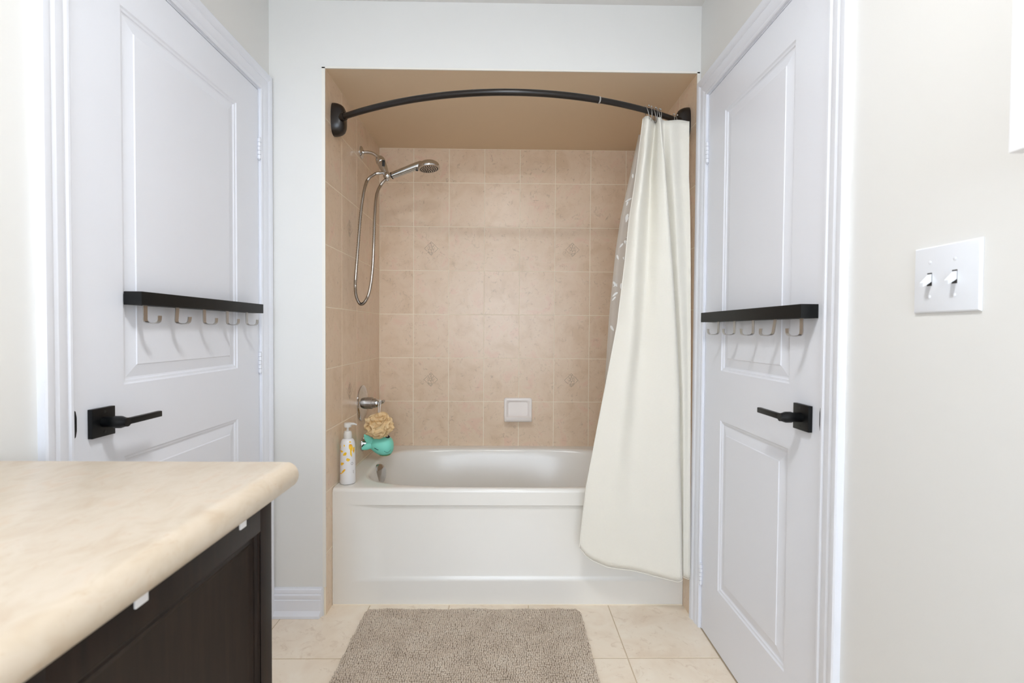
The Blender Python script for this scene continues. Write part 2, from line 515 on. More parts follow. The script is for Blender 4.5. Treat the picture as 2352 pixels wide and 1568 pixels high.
# ---- door casings and jambs
CAS = [(0, 0), (0, .008), (.004, .0105), (.010, .0105), (.0135, .0070), (.018, .0095), (.028, .0130), (.042, .0140), (.049, .0110), (.053, .0145), (.062, .0185), (.074, .0185), (.078, .0160), (.078, 0)]
def door_trim(name, X, nx, D, label, outer_clip=None):
    t = empty(name, (X, (D[0] + D[1]) / 2, 0), label, 'door frame', kind='structure')
    y0, y1, zt = D[0] - 0.008, D[1] + 0.008, D[2] + 0.008
    def pt(y, z, tt): return (X + nx * tt, y, z)
    def board(path, prof):
        rings = []
        for (y, z, dy, dz) in path:
            rings.append([pt(y + dy * w_, z + dz * w_, t_) for w_, t_ in prof])
        MB().loft(rings, True, True, True).obj('casing_board', 'trim', t, ang=25)
    far = [(min(w_, outer_clip) if outer_clip else w_, t_) for w_, t_ in CAS]
    board([(y0, 0.0, -1, 0), (y0, zt, -1, 1)], CAS)
    board([(y1, 0.0, 1, 0), (y1, zt, 1, 1)], far)
    rings = [[pt(y0 - w_, zt + w_, t_) for w_, t_ in CAS], [pt(y1 + f_[0], zt + w_, t_) for (w_, t_), f_ in zip(CAS, far)]]
    MB().loft(rings, True, True, True).obj('casing_board', 'trim', t, ang=25)
    # jamb boards, with a 3 mm gap to the door leaf, and a dark sheet behind that paints the gap's shade
    g = 0.003; xb = X - nx * TH
    MB().box(X, xb, D[0] - J, D[0] - g, 0, D[2] + J).obj('jamb', 'trim', t)
    MB().box(X, xb, D[1] + g, D[1] + J, 0, D[2] + J).obj('jamb', 'trim', t)
    MB().box(X, xb, D[0] - g, D[1] + g, D[2] + g, D[2] + J).obj('jamb', 'trim', t)
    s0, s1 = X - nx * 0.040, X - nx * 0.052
    MB().box(s0, s1, D[0] - g, D[1] + g, 0.0, D[2] + g).obj('gap_shade_sheet', 'gap', t)
    # black strike lip on the latch side
    xs = X + nx * 0.0015
    mb = MB()
    ring = [(D[0] - 0.004, 0.930), (D[0] + 0.003, 0.937), (D[0] + 0.0055, 0.950), (D[0] + 0.0055, 0.980), (D[0] + 0.003, 0.993), (D[0] - 0.004, 1.0)]
    mb.loft([[(X - nx * 0.001, y, z) for y, z in ring], [(xs, y, z) for y, z in ring]], True, True, True)
    mb.obj('strike_plate', 'black', t)
    return t
door_trim('trim_1', XL, 1, DL, 'white moulded casing around the left door', 0.0755)
door_trim('trim_2', XR, -1, DR, 'white moulded casing around the right door', 0.0755)

# ---- door leaves with two raised panels
PAN = [(0, 0), (.004, -.0035), (.010, -.0045), (.0125, -.0075), (.0165, -.0085), (.046, -.0030), (.0485, -.0010)]
def door(name, X, nx, D, py, label):
    d = empty(name, (X, (D[0] + D[1]) / 2, 0.006), label, 'door', kind='structure')
    y0, y1, zb, zt = D[0], D[1], 0.006, D[2]
    pz = [(0.228, 0.858), (1.0385, 1.9800)]
    P = lambda y, z, t_=0.0: (X + nx * t_, y, z)
    mb = MB()
    ys = [y0, py[0], py[1], y1]
    zs = [zb, pz[0][0], pz[0][1], pz[1][0], pz[1][1], zt]
    for i in range(3):
        for j in range(5):
            if i == 1 and j in (1, 3): continue
            mb.quad(P(ys[i], zs[j]), P(ys[i + 1], zs[j]), P(ys[i + 1], zs[j + 1]), P(ys[i], zs[j + 1]))
    bk = -0.035
    loop = [(y0, zb), (y1, zb), (y1, zt), (y0, zt)]
    mb.loft([[P(y, z) for y, z in loop], [P(y, z, bk) for y, z in loop]], True, False, True)
    mb.obj('door_leaf', 'trim', d, ang=20)
    for (z0, z1) in pz:
        mb = MB()
        rings = [[P(py[0] + i, z0 + i, t_), P(py[1] - i, z0 + i, t_), P(py[1] - i, z1 - i, t_), P(py[0] + i, z1 - i, t_)] for i, t_ in PAN]
        mb.loft(rings, True, False, True)
        mb.obj('raised_panel', 'trim', d, ang=12)
    # lever handle on a square rose
    hy, hz = D[0] + 0.069, 0.9585
    h = MB().box(X + nx * 0.0004, X + nx * 0.011, hy - 0.034, hy + 0.034, hz - 0.034, hz + 0.034, 0.0012).obj('handle', 'black', d, ang=30)
    h['label'] = 'black square rose with a straight lever'
    lv = MB()
    lv.lathe([(0.0125, 0.0), (0.0125, 0.022), (0.0145, 0.026), (0.0145, 0.040), (0.011, 0.050), (0.0105, 0.056)], (X + nx * 0.011, hy, hz), (nx, 0, 0), 20)
    lv.box(X + nx * 0.052, X + nx * 0.064, hy - 0.010, hy + 0.122, hz - 0.0075, hz + 0.0075, 0.002)
    lv.obj('lever', 'black', h, ang=35)
    sc = MB()
    for dz in (-0.024, 0.024): sc.lathe([(0.0035, 0), (0.0035, 0.0006), (0.002, 0.0007)], (X + nx * 0.0109, hy + 0.003, hz + dz), (nx, 0, 0), 10)
    sc.obj('rose_screw', 'rubber', h)
    # butt hinges
    for zc in (0.219, 1.05, 1.874) if nx > 0 else (0.219, 1.879):
        hg = MB(); yk = D[1] + 0.0015; xk = X + nx * 0.005
        for k in range(5):
            a = zc - 0.0395 + k * 0.0158
            hg.lathe([(0.0045, 0.0), (0.0062, 0.0008), (0.0062, 0.0146), (0.0045, 0.0154)], (xk, yk, a), (0, 0, 1), 12)
        hg.lathe([(0.0035, 0), (0.0048, 0.002), (0.0040, 0.004)], (xk, yk, zc + 0.0395), (0, 0, 1), 10)
        hg.lathe([(0.0030, 0), (0.0045, 0.003), (0.0040, 0.004)], (xk, yk, zc - 0.0435), (0, 0, 1), 10)
        hg.obj('hinge', 'trim', d, ang=35)
    return d
door('door_1', XL, 1, DL, (1.2560, 1.7870), 'white two panel door on the left behind the vanity')
door('door_2', XR, -1, DR, (1.3610, 1.7970), 'white two panel door on the right by the shower curtain')

# ---- baseboards
BB = [(0, 0), (0, .024), (.010, .0235), (.020, .017), (.027, .0130), (.070, .0130), (.0725, .0105), (.0760, .0120), (.090, .0125), (.0960, .0085), (.1000, .0100), (.1110, .0090), (.1155, .0050), (.1200, .0040), (.1200, 0)]
def base(name, p0, p1, out, label, mitre=0.0):
    o = Vector(out); A = Vector(p0); B = Vector(p1); d = (B - A).normalized()
    rings = [[A + o * t_ + Vector((0, 0, z_)) for z_, t_ in BB], [B - d * (t_ * mitre) + o * t_ + Vector((0, 0, z_)) for z_, t_ in BB]]
    ob = MB().loft(rings, True, True, True).obj(name, 'trim', ang=25)
    return structure(ob, label, 'baseboard')
base('baseboard_back', (XL + 0.0005, YW, 0.0005), (XA - 0.0125, YW, 0.0005), (0, -1, 0), 'short white baseboard between left door and bathtub', 0.3)
base('baseboard_right', (XR, YF, 0.0005), (XR, DR[0] - 0.0875, 0.0005), (-1, 0, 0), 'white baseboard along the wall under the light switch')

# ================================================================ bathtub
tub = empty('bathtub', (0.02, 2.5, 0), 'white glossy alcove bathtub with recessed apron panel', 'bathtub')
N = 96
tx0, tx1, ty0, ty1 = XA + 0.0012, XB - 0.0012, TUBY, YB - 0.0012
ocx, ocy, oa, ob_ = -0.005, 2.492, 0.655, 0.356
def sup(t, cx, cy, a, bb, e):
    c_, s_ = math.cos(t), math.sin(t)
    return (cx + a * math.copysign(abs(c_) ** (2 / e), c_), cy + bb * math.copysign(abs(s_) ** (2 / e), s_))
TSS = [2 * math.pi * k / N for k in range(N)]
op = [sup(t, ocx, ocy, oa, ob_, 3.6) for t in TSS]
def outer(yf):
    out = []
    cx, cy = (tx0 + tx1) / 2, (yf + ty1) / 2
    hx, hy = (tx1 - tx0) / 2, (ty1 - yf) / 2
    for (px, py) in op:
        dx, dy = (px - ocx) / oa, (py - ocy) / ob_
        m_ = max(abs(dx), abs(dy)); out.append((cx + hx * dx / m_, cy + hy * dy / m_))
    return out
rings = []
RR = 0.016
for k in range(7):
    a = math.pi / 2 * k / 6
    yf = ty0 + RR * (1 - math.cos(a)); z = TUBZ - RR * (1 - math.sin(a))
    # from the apron face up and over the front edge
    rings.append([(x, y, z) for x, y in outer(yf)])
def ringz(s, z, a_, b2, cx=ocx, cy=ocy, e=3.6): return [(*sup(t, cx, cy, a_, b2, e), z) for t in TSS]
rings.append([(x + (px - x) * 0.9, y + (py - y) * 0.9, TUBZ - 0.0005) for (x, y), (px, py) in zip(outer(ty0 + RR), op)])
for d_, dz in ((0.004, -0.002), (0.010, -0.008), (0.014, -0.018)):
    rings.append(ringz(0, TUBZ + dz, oa - d_, ob_ - d_))
# bowl: steep at the drain end, sloping at the far end
for s in (0.08, 0.2, 0.4, 0.6, 0.78, 0.9, 0.97, 1.0):
    z = TUBZ - 0.018 - s * 0.355
    lx = -0.005 - (oa - 0.014) + 0.075 * s + (0.05 if s > 0.9 else 0) * (s - 0.9) * 10
    rx = -0.005 + (oa - 0.014) - 0.24 * s - (0.06 if s > 0.9 else 0) * (s - 0.9) * 10
    bb = ob_ - 0.014 - 0.075 * s - (0.05 if s > 0.9 else 0) * (s - 0.9) * 10
    rings.append(ringz(0, z, (rx - lx) / 2, bb, (lx + rx) / 2, ocy, 3.4 - 0.6 * s))
MB().loft(rings, True, False, True).obj('basin', 'acrylic', tub, ang=50)
# apron with its recessed panel
az = TUBZ - RR
mb = MB()
ax0, ax1 = -0.652, 0.690
panel = [(ax0, 0.100), (ax1, 0.100), (ax1, 0.432), (ax0, 0.432)]
lo = [(tx0, 0.0), (tx1, 0.0), (tx1, az), (tx0, az)]
outr = [(x, ty0, z) for x, z in lo]
pi0 = [(x, ty0, z) for x, z in panel]
def inset(l, r, b0, t0, dep): return [(ax0 + l, ty0 + dep, 0.100 + b0), (ax1 - r, ty0 + dep, 0.100 + b0), (ax1 - r, ty0 + dep, 0.432 - t0), (ax0 + l, ty0 + dep, 0.432 - t0)]
mb.loft([outr, pi0, inset(0.030, 0.030, 0.006, 0.001, 0.003), inset(0.100, 0.100, 0.014, 0.003, 0.013), inset(0.150, 0.150, 0.020, 0.006, 0.016)], True, False, True)
mb.loft([[(x, ty0, z) for x, z in lo], [(x, ty0 + 0.05, z) for x, z in lo]], True, False, False)
apron = mb.obj('apron', 'acrylic', tub, ang=40)
for xq in (tx0 + 0.001, tx1 - 0.001):
    MB().tube([(xq, ty0 - 0.0005, 0.0), (xq, ty0 - 0.0005, az)], 0.0022, 8).obj('caulk_bead', 'caulk', tub, ang=40)
MB().tube([(tx0, ty0 - 0.0003, 0.0012), (tx1, ty0 - 0.0003, 0.0012)], 0.0028, 8).obj('caulk_bead', 'grout', tub, ang=40)
# overflow plate on the drain end
ovp = MB()
ov_o, ov_ax = (-0.640, 2.515, 0.447), Vector((1, -0.75, 0.06))
ovp.lathe([(0.020, -0.010), (0.043, -0.008), (0.046, 0.008), (0.044, 0.014), (0.034, 0.018), (0.0, 0.0200)], ov_o, ov_ax, 28, 1.15, 0.85)
o = ovp.obj('overflow_plate', 'chrome', tub, ang=40); o['label'] = 'chrome overflow plate'
MB().lathe([(0.030, 0), (0.030, 0.003), (0.024, 0.006), (0, 0.007)], (-0.42, 2.492, 0.131), (0, 0, 1), 24).obj('drain', 'chrome', tub, ang=40)

# ================================================================ shower fittings
rod = empty('shower_curtain_rod', (0.02, 2.13, 2.066), 'dark bronze curved shower curtain rod across the alcove', 'curtain rod')
def rod_y(x): return 1.866 + 0.268 * ((x - 0.02) / 0.7532) ** 2
ZR = 2.066
def rodpath(x0, x1, n): return [(x0 + (x1 - x0) * k / n, rod_y(x0 + (x1 - x0) * k / n), ZR) for k in range(n + 1)]
XJ = 0.352
MB().tube(rodpath(XA + 0.035, XJ, 44), 0.0124, 16).obj('rod_tube', 'bronze', rod, ang=50)
MB().tube(rodpath(XJ, XB - 0.035, 22), 0.0112, 16).obj('rod_tube', 'bronze', rod, ang=50)
jn = MB().tube(rodpath(XJ - 0.002, XJ + 0.003, 2), 0.0132, 16).obj('joint_ring', 'joint', rod, ang=50)
jn['label'] = 'pale grey joint ring of the telescopic rod'
for X, nx in ((XA, 1), (XB, -1)):
    prof = [(0.0, 0.0), (1.0, 0.0), (1.0, 0.010), (0.97, 0.022), (0.90, 0.034), (0.80, 0.043), (0.62, 0.049), (0.34, 0.051), (0.0, 0.051)]
    mb = MB()
    rr = []
    for r_, h_ in prof:
        rr.append([(X + nx * (h_ + 0.0003), 2.132 + 0.038 * r_ * math.copysign(abs(math.cos(t)) ** 0.75, math.cos(t)), ZR + 0.068 * r_ * math.copysign(abs(math.sin(t)) ** 0.75, math.sin(t))) for t in [2 * math.pi * k / 36 for k in range(36)]])
    mb.loft(rr)
    fl = mb.obj('end_flange', 'bronze', rod, ang=40)
    p0 = Vector((X + nx * 0.046, rod_y(X + nx * 0.046), ZR))
    MB().lathe([(0.017, 0), (0.0175, 0.010), (0.0155, 0.016)], p0, (nx * 0.85, -0.52, 0), 18).obj('rod_socket', 'bronze', fl, ang=40)

AY = 2.532
arm = empty('wall_shower_fitting', (XA, AY, 2.072), 'chrome shower arm with diverter and hose outlet on tiled wall', 'shower arm')
MB().lathe([(0.031, 0.0005), (0.031, 0.003), (0.026, 0.008), (0.014, 0.011), (0.013, 0.014)], (XA, AY, 2.072), (1, 0, 0), 28, 1.0, 1.0).obj('wall_flange', 'chrome', arm, ang=35)
MB().tube(catmull([(XA + 0.008, AY, 2.072), (-0.700, AY, 2.0735), (-0.672, AY, 2.067), (-0.650, AY, 2.050), (-0.635, AY, 2.028), (-0.630, AY, 2.020)], 6), 0.0088, 14).obj('pipe', 'chrome', arm, ang=60)
ad = Vector((0.036, -0.02, -0.075)).normalized()
pb = Vector((-0.640, AY + 0.003, 2.040))
MB().lathe([(0.012, -0.012), (0.0185, -0.008), (0.0228, 0.002), (0.0240, 0.014), (0.0228, 0.022), (0.0215, 0.024), (0.0222, 0.026), (0.0205, 0.050), (0.0155, 0.078), (0.0125, 0.094)], pb, ad, 22).obj('diverter_body', 'chrome', arm, ang=35)
pk = pb + ad * 0.036 + Vector((0.010, -0.0225, 0.003))
MB().box(pk.x - 0.006, pk.x + 0.008, pk.y - 0.004, pk.y + 0.006, pk.z - 0.016, pk.z + 0.014, 0.003).obj('diverter_lever', 'rubber', arm, ang=35)
po_ = pb + ad * 0.082
MB().lathe([(0.0075, 0), (0.0075, 0.028), (0.0092, 0.030), (0.0092, 0.048), (0.0065, 0.052)], po_, Vector((-0.070, -0.035, -0.020)), 16).obj('hose_outlet', 'chrome', arm, ang=35)
pc = pb + ad * 0.104
MB().lathe([(0.006, -0.018), (0.0165, -0.013), (0.0200, -0.002), (0.0182, 0.011), (0.012, 0.018), (0, 0.020)], pc, Vector((0.55, -0.55, -0.25)), 20).obj('swivel_ball', 'chrome', arm, ang=50)

hs = empty('hand_shower', (-0.40, AY - 0.02, 2.0), 'chrome handheld shower head with looping metal hose', 'shower head')
hA = Vector((-0.575, AY - 0.012, 1.954)); hB = Vector((-0.452, AY - 0.022, 1.997)); hC = Vector((-0.392, AY - 0.026, 2.003))
MB().tube(catmull([tuple(hA), tuple(hA.lerp(hB, 0.5)), tuple(hB), tuple(hB.lerp(hC, 0.5) + Vector((0, 0, 0.006))), tuple(hC)], 8),
          [0.0165 + 0.004 * min(1, k / 16) - (0.010 * (k - 22) / 10 if k > 22 else 0) for k in range(33)], 18).obj('handle', 'chrome', hs, ang=60)
MB().lathe([(0.0150, -0.004), (0.0172, -0.002), (0.0172, 0.001), (0.0165, 0.002)], hA, (hB - hA), 18).obj('collar', 'rubber', hs, ang=40)
fd = Vector((0.12, -0.06, -1.0)).normalized()
hc = Vector((-0.389, AY - 0.030, 2.006))
MB().lathe([(0.0, -0.016), (0.020, -0.015), (0.038, -0.010), (0.050, -0.001), (0.0545, 0.010), (0.0555, 0.018), (0.0540, 0.022), (0.051, 0.023)], hc, fd, 40).obj('head_shell', 'chrome', hs, ang=45)
fp = MB().lathe([(0.0515, 0.0), (0.0515, 0.001), (0.048, 0.002), (0.0, 0.002)], hc + fd * 0.0222, fd, 40).obj('face_plate', 'steel', hs, ang=45)
a1 = fd.orthogonal().normalized(); a2 = fd.cross(a1)
nz = MB()
for R_, k_ in ((0.010, 6), (0.021, 12), (0.031, 18), (0.042, 26)):
    for k in range(k_):
        t = 2 * math.pi * (k + 0.5 * (k_ % 4 == 0)) / k_
        nz.lathe([(0.0026, 0), (0.0024, 0.0018), (0.0012, 0.0022)], hc + fd * 0.0241 + a1 * R_ * math.cos(t) + a2 * R_ * math.sin(t), fd, 7)
nz.obj('nozzles', 'rubber', fp)['kind'] = 'stuff'
tb = hc + fd * 0.020 - a2 * 0
MB().box(-0.450, -0.438, AY - 0.050, AY - 0.042, 1.968, 1.976, 0.002).obj('spray_tab', 'rubber', hs)
# hose hanging in a long loop, with its spiral ribs
po2 = po_ + Vector((-0.070, -0.035, -0.020)).normalized() * 0.050
hp = catmull([tuple(po2), (-0.680, 2.478, 1.925), (-0.690, 2.445, 1.870), (-0.700, 2.420, 1.76), (-0.703, 2.385, 1.60), (-0.704, 2.350, 1.45), (-0.703, 2.335, 1.385),
              (-0.697, 2.330, 1.335), (-0.680, 2.332, 1.300), (-0.660, 2.340, 1.310), (-0.643, 2.355, 1.36), (-0.634, 2.375, 1.46), (-0.634, 2.400, 1.60), (-0.637, 2.430, 1.74),
              (-0.636, 2.460, 1.84), (-0.622, 2.490, 1.90), (-0.604, 2.510, 1.932), (-0.590, 2.516, 1.945)], 26)
rads = [0.0080 if k % 2 else 0.0064 for k in range(len(hp))]
MB().tube(hp, rads, 12).obj('hose', 'steel', hs, ang=70)
MB().lathe([(0.0090, 0), (0.0090, 0.018), (0.0075, 0.021)], hp[-1], Vector((-0.5, -0.15, -0.9)), 14).obj('hose_nut', 'chrome', hs, ang=40)

VY, VZ = 2.551, 0.803
vv = empty('shower_valve', (XA, VY, VZ), 'round chrome shower valve with single lever on tiled wall', 'shower valve')
MB().lathe([(0.091, 0.0004), (0.091, 0.004), (0.086, 0.0075), (0.070, 0.0125), (0.040, 0.0165), (0.030, 0.017)], (XA, VY, VZ), (1, 0, 0), 48).obj('escutcheon', 'chrome', vv, ang=35)
MB().lathe([(0.030, 0.012), (0.030, 0.052), (0.0285, 0.053), (0.0285, 0.056), (0.0245, 0.0565), (0.0245, 0.070), (0.021, 0.072)], (XA, VY, VZ), (1, 0, 0), 28).obj('sleeve', 'nickel', vv, ang=35)
MB().lathe([(0.022, 0.070), (0.0215, 0.078), (0.017, 0.087), (0.009, 0.092), (0.0, 0.0935)], (XA, VY, VZ), (1, 0, 0), 24).obj('dome_cap', 'chrome', vv, ang=50)
MB().tube([(XA + 0.080, VY - 0.004, VZ - 0.004), (XA + 0.094, VY - 0.012, VZ + 0.002), (XA + 0.110, VY - 0.022, VZ + 0.010), (XA + 0.118, VY - 0.027, VZ + 0.016)], [0.009, 0.0085, 0.0085, 0.0075], 14).obj('lever', 'chrome', vv, ang=50)

sp = empty('tub_spout', (XA, 2.565, 0.592), 'chrome tub spout under the shower valve', 'tub spout')
SPY, SPZ = 2.560, 0.590
MB().lathe([(0.034, 0.0004), (0.034, 0.004), (0.029, 0.010), (0.027, 0.030), (0.025, 0.058), (0.0, 0.059)], (XA, SPY, SPZ), (1, 0, 0), 24, 1.05, 0.95).obj('spout_body', 'chrome', sp, ang=40)

# ---- teal whale slipped over the spout
wh = empty('whale_spout_cover', (-0.635, 2.555, 0.535), 'teal rubber whale cover over the tub spout', 'spout cover')
prof = [(-0.702, .020, .600), (-0.692, .027, .598), (-0.680, .035, .594), (-0.664, .0435, .590), (-0.645, .0495, .586), (-0.625, .0525, .584), (-0.607, .0515, .583), (-0.594, .0470, .582), (-0.584, .0390, .581), (-0.577, .0260, .580), (-0.574, .010, .580)]
rings = []
for x_, r_, z_ in prof:
    rings.append([(x_, 2.553 + 0.96 * r_ * math.cos(t), z_ + r_ * (1.0 if math.sin(t) > 0 else 0.97) * math.sin(t)) for t in [2 * math.pi * k / 30 for k in range(30)]])
MB().loft(rings, True, True, True).obj('body', 'whale', wh, ang=70)
def fluke(p0, p1, wdt, th):
    A, B = Vector(p0), Vector(p1); d = (B - A); L_ = d.length; d.normalize()
    nrm = Vector((0, 1, 0)); sd = d.cross(nrm).normalized(); rr = []
    for k in range(13):
        s = k / 12; wd_ = wdt * (0.55 + 0.45 * math.sin(math.pi * min(1, s * 0.85 + 0.2))) * math.sqrt(max(0.0, 1 - max(0, (s - 0.55) / 0.45) ** 2)) + 0.0004
        c = A + d * L_ * s
        rr.append([c + sd * wd_ * math.cos(t) + nrm * (th * wd_ / wdt) * math.sin(t) for t in [2 * math.pi * q / 16 for q in range(16)]])
    return MB().loft(rr, True, True, True)
fluke((-0.676, 2.530, 0.596), (-0.712, 2.512, 0.650), 0.0180, 0.009).obj('tail_fluke', 'whale', wh, ang=70)
fluke((-0.672, 2.530, 0.598), (-0.7265, 2.512, 0.574), 0.0170, 0.009).obj('tail_fluke', 'whale', wh, ang=70)
def on_body(x, ang):
    xs = [p[0] for p in prof]
    r_ = interp(x, xs, [p[1] for p in prof]) + 0.0004; z_ = interp(x, xs, [p[2] for p in prof])
    return Vector((x, 2.553 + 0.96 * r_ * math.cos(ang), z_ + r_ * math.sin(ang)))
def body_line(pts, wdt, name, mat):
    P = [on_body(x, math.radians(a)) for x, a in pts]
    MB().tube(catmull([tuple(p) for p in P], 5), wdt, 7).obj(name, mat, wh, ang=60)
body_line([(-0.660, 191), (-0.652, 192), (-0.645, 194), (-0.638, 195)], 0.0016, 'eye', 'whale_line')
body_line([(-0.609, 198), (-0.602, 206), (-0.594, 210), (-0.586, 208), (-0.580, 200)], 0.0008, 'mouth', 'whale_line')
MB().lathe([(0.013, -0.004), (0.013, 0.002), (0.009, 0.004), (0.0, 0.004)], on_body(-0.603, math.radians(100)), (0.30, -0.2, 0.93), 18).obj('blowhole_button', 'rubber', wh, ang=40)
MB().lathe([(0.0045, 0), (0.0045, 0.002), (0, 0.0025)], on_body(-0.603, math.radians(105)) + Vector((0.001, -0.003, 0.004)), (0.30, -0.4, 0.93), 12).obj('blowhole_cap', 'plastic', wh, ang=40)
bl = []
for k in range(9):
    x_ = -0.640 + 0.054 * k / 8
    bl.append([on_body(x_, math.radians(a)) + Vector((0, 0, -0.0006)) for a in [236 + 68 * q / 8 for q in range(9)]])
MB().loft(bl, False).obj('belly_patch', 'lime', wh, ang=60)

# ---- bath puff hanging from the valve lever
lf = empty('bath_puff', (-0.628, 2.50, 0.635), 'peach netting bath puff hanging from the valve lever', 'bath puff')
lc = Vector((-0.629, 2.492, 0.700)); mb = MB(); rnd = random.Random(3)
for k in range(44):
    ph = math.acos(1 - 2 * (k + 0.5) / 44); th = math.pi * (1 + 5 ** 0.5) * k
    c0 = Vector((math.sin(ph) * math.cos(th), math.sin(ph) * math.sin(th), math.cos(ph)))
    d = (c0 + Vector((rnd.uniform(-.55, .55), rnd.uniform(-.55, .55), rnd.uniform(-.55, .55)))).normalized()
    a = d.orthogonal().normalized(); a.rotate(Matrix.Rotation(rnd.uniform(0, 6.28), 3, d)); bq = d.cross(a)
    Rp = rnd.uniform(0.024, 0.035); ell = rnd.uniform(0.45, 0.95); ph0 = rnd.uniform(0, 6); rings = []
    base = lc + c0 * rnd.uniform(0.026, 0.040)
    for rr_, hh in ((0.08, 0.0), (0.55, 0.006), (0.88, 0.016), (1.0, 0.027), (0.94, 0.032)):
        rg = []
        for i in range(20):
            t = 2 * math.pi * i / 20
            wv = 1 + 0.09 * math.sin(3 * t + ph0) * rr_
            p = base + d * (hh + 0.003 * rr_ * math.sin(4 * t + ph0)) + a * (Rp * rr_ * wv * math.cos(t)) + bq * (Rp * ell * rr_ * wv * math.sin(t))
            rg.append(Vector((lc.x + (p.x - lc.x) * 1.04, lc.y + (p.y - lc.y) * 0.72, lc.z + (p.z - lc.z) * 0.93)))
        rings.append(rg)
    mb.loft(rings, True)
mb.lathe([(0.050 * math.sin(math.pi * k / 12) * (1 + 0.06 * (k % 2)), -0.046 * math.cos(math.pi * k / 12)) for k in range(13)], lc, (0, 0, 1), 22, 1.0, 0.72)
mb.obj('netting', 'loofah', lf, ang=80)
MB().tube(catmull([(-0.634, 2.497, 0.735), (-0.640, 2.512, 0.775), (-0.640, 2.522, 0.806), (-0.634, 2.527, 0.822), (-0.630, 2.519, 0.812), (-0.630, 2.504, 0.780), (-0.631, 2.494, 0.735)], 6), 0.0017, 7).obj('hanging_cord', 'cord', lf, ang=60)

# ---- pump bottle on the tub deck
BX, BY = -0.6915, 2.186
bt = empty('pump_bottle', (BX, BY, TUBZ), 'white pump bottle with yellow petal print on tub corner', 'bottle')
bprof = [(0.028, 0.0), (0.0322, 0.002), (0.0335, 0.006), (0.0335, 0.04), (0.0328, 0.09), (0.0318, 0.14), (0.0310, 0.172), (0.0295, 0.182), (0.0265, 0.190), (0.0215, 0.1955), (0.0170, 0.1975), (0.0165, 0.200)]
BZ = TUBZ + 0.0006
MB().lathe(bprof, (BX, BY, BZ), (0, 0, 1), 40).obj('body', 'plastic', bt, ang=50)
MB().lathe([(0.0178, 0.1985), (0.0182, 0.200), (0.0182, 0.214), (0.0170, 0.224), (0.0135, 0.2300), (0.0055, 0.2315), (0.0050, 0.236), (0.0050, 0.2505)], (BX, BY, BZ), (0, 0, 1), 26).obj('collar', 'pump', bt, ang=40)
pm = MB().lathe([(0.0050, 0.246), (0.0150, 0.2475), (0.0160, 0.250), (0.0160, 0.262), (0.0145, 0.2665), (0.0, 0.2675)], (BX, BY, BZ), (0, 0, 1), 24)
pm.tube(catmull([(BX + 0.010, BY, BZ + 0.2600), (BX + 0.022, BY, BZ + 0.2620), (BX + 0.032, BY, BZ + 0.2605), (BX + 0.0400, BY, BZ + 0.2575)], 4), [0.0068, 0.0066, 0.0062, 0.0060, 0.0056, 0.0052, 0.0050, 0.0046, 0.0042, 0.0038, 0.0036, 0.0034, 0.0032], 12)
pm.obj('pump_head', 'pump', bt, ang=45)
def bot_pt(ang, h, lift=0.0003):
    r_ = interp(h, [p[1] for p in bprof], [p[0] for p in bprof]) + lift
    return Vector((BX + r_ * math.cos(math.radians(ang)), BY + r_ * math.sin(math.radians(ang)), BZ + h))
def petal(cang, h, la, lh, rot):
    """patch printed on the bottle: half-axes la (m across), lh (m up), turned by rot"""
    rg = [[], [], []]
    for k in range(14):
        t = 2 * math.pi * k / 14
        u_ = la * math.cos(t) * (1 + 0.22 * math.sin(2 * t + h * 90)); v_ = lh * math.sin(t) * (1 + 0.18 * math.cos(3 * t + h * 70))
        cr, sr = math.cos(math.radians(rot)), math.sin(math.radians(rot))
        for q, s in enumerate((1.0, 0.55, 0.05)):
            x_, y_ = (u_ * cr - v_ * sr) * s, (u_ * sr + v_ * cr) * s
            rg[q].append(bot_pt(cang + math.degrees(x_ / 0.0325), h + y_))
    MB().loft(rg, True).obj('printed_petal', 'amber', bt, ang=60)
for a_, h_, la_, lh_, ro_ in ((-128, .146, .010, .0045, -8), (-95, .135, .010, .0060, 25), (-48, .163, .008, .017, 8), (-52, .186, .006, .003, 0), (-70, .110, .0075, .0075, 35), (-48, .138, .004, .016, 10),
                              (-118, .092, .0085, .0062, 25), (-105, .061, .0045, .0125, -38), (-132, .049, .0070, .0028, 12), (-150, .165, .005, .008, 0), (-100, .172, .003, .0045, 0), (-20, .15, .006, .014, 0)):
    petal(a_, h_, la_, lh_, ro_)
for (a0, h0, rx, rz) in ((-40, .092, 0.0042, 0.0058),):
    MB().tube([tuple(bot_pt(a0 + math.degrees(rx * math.cos(t) / 0.0325), h0 + rz * math.sin(t), 0.0001)) for t in [2 * math.pi * k / 20 for k in range(21)]], 0.0006, 6, False).obj('printed_letter', 'ink', bt)
MB().tube([tuple(bot_pt(-27, .062, 0.0001)), tuple(bot_pt(-29, .055, 0.0001)), tuple(bot_pt(-27, .048, 0.0001))], 0.0006, 6).obj('printed_letter', 'ink', bt)

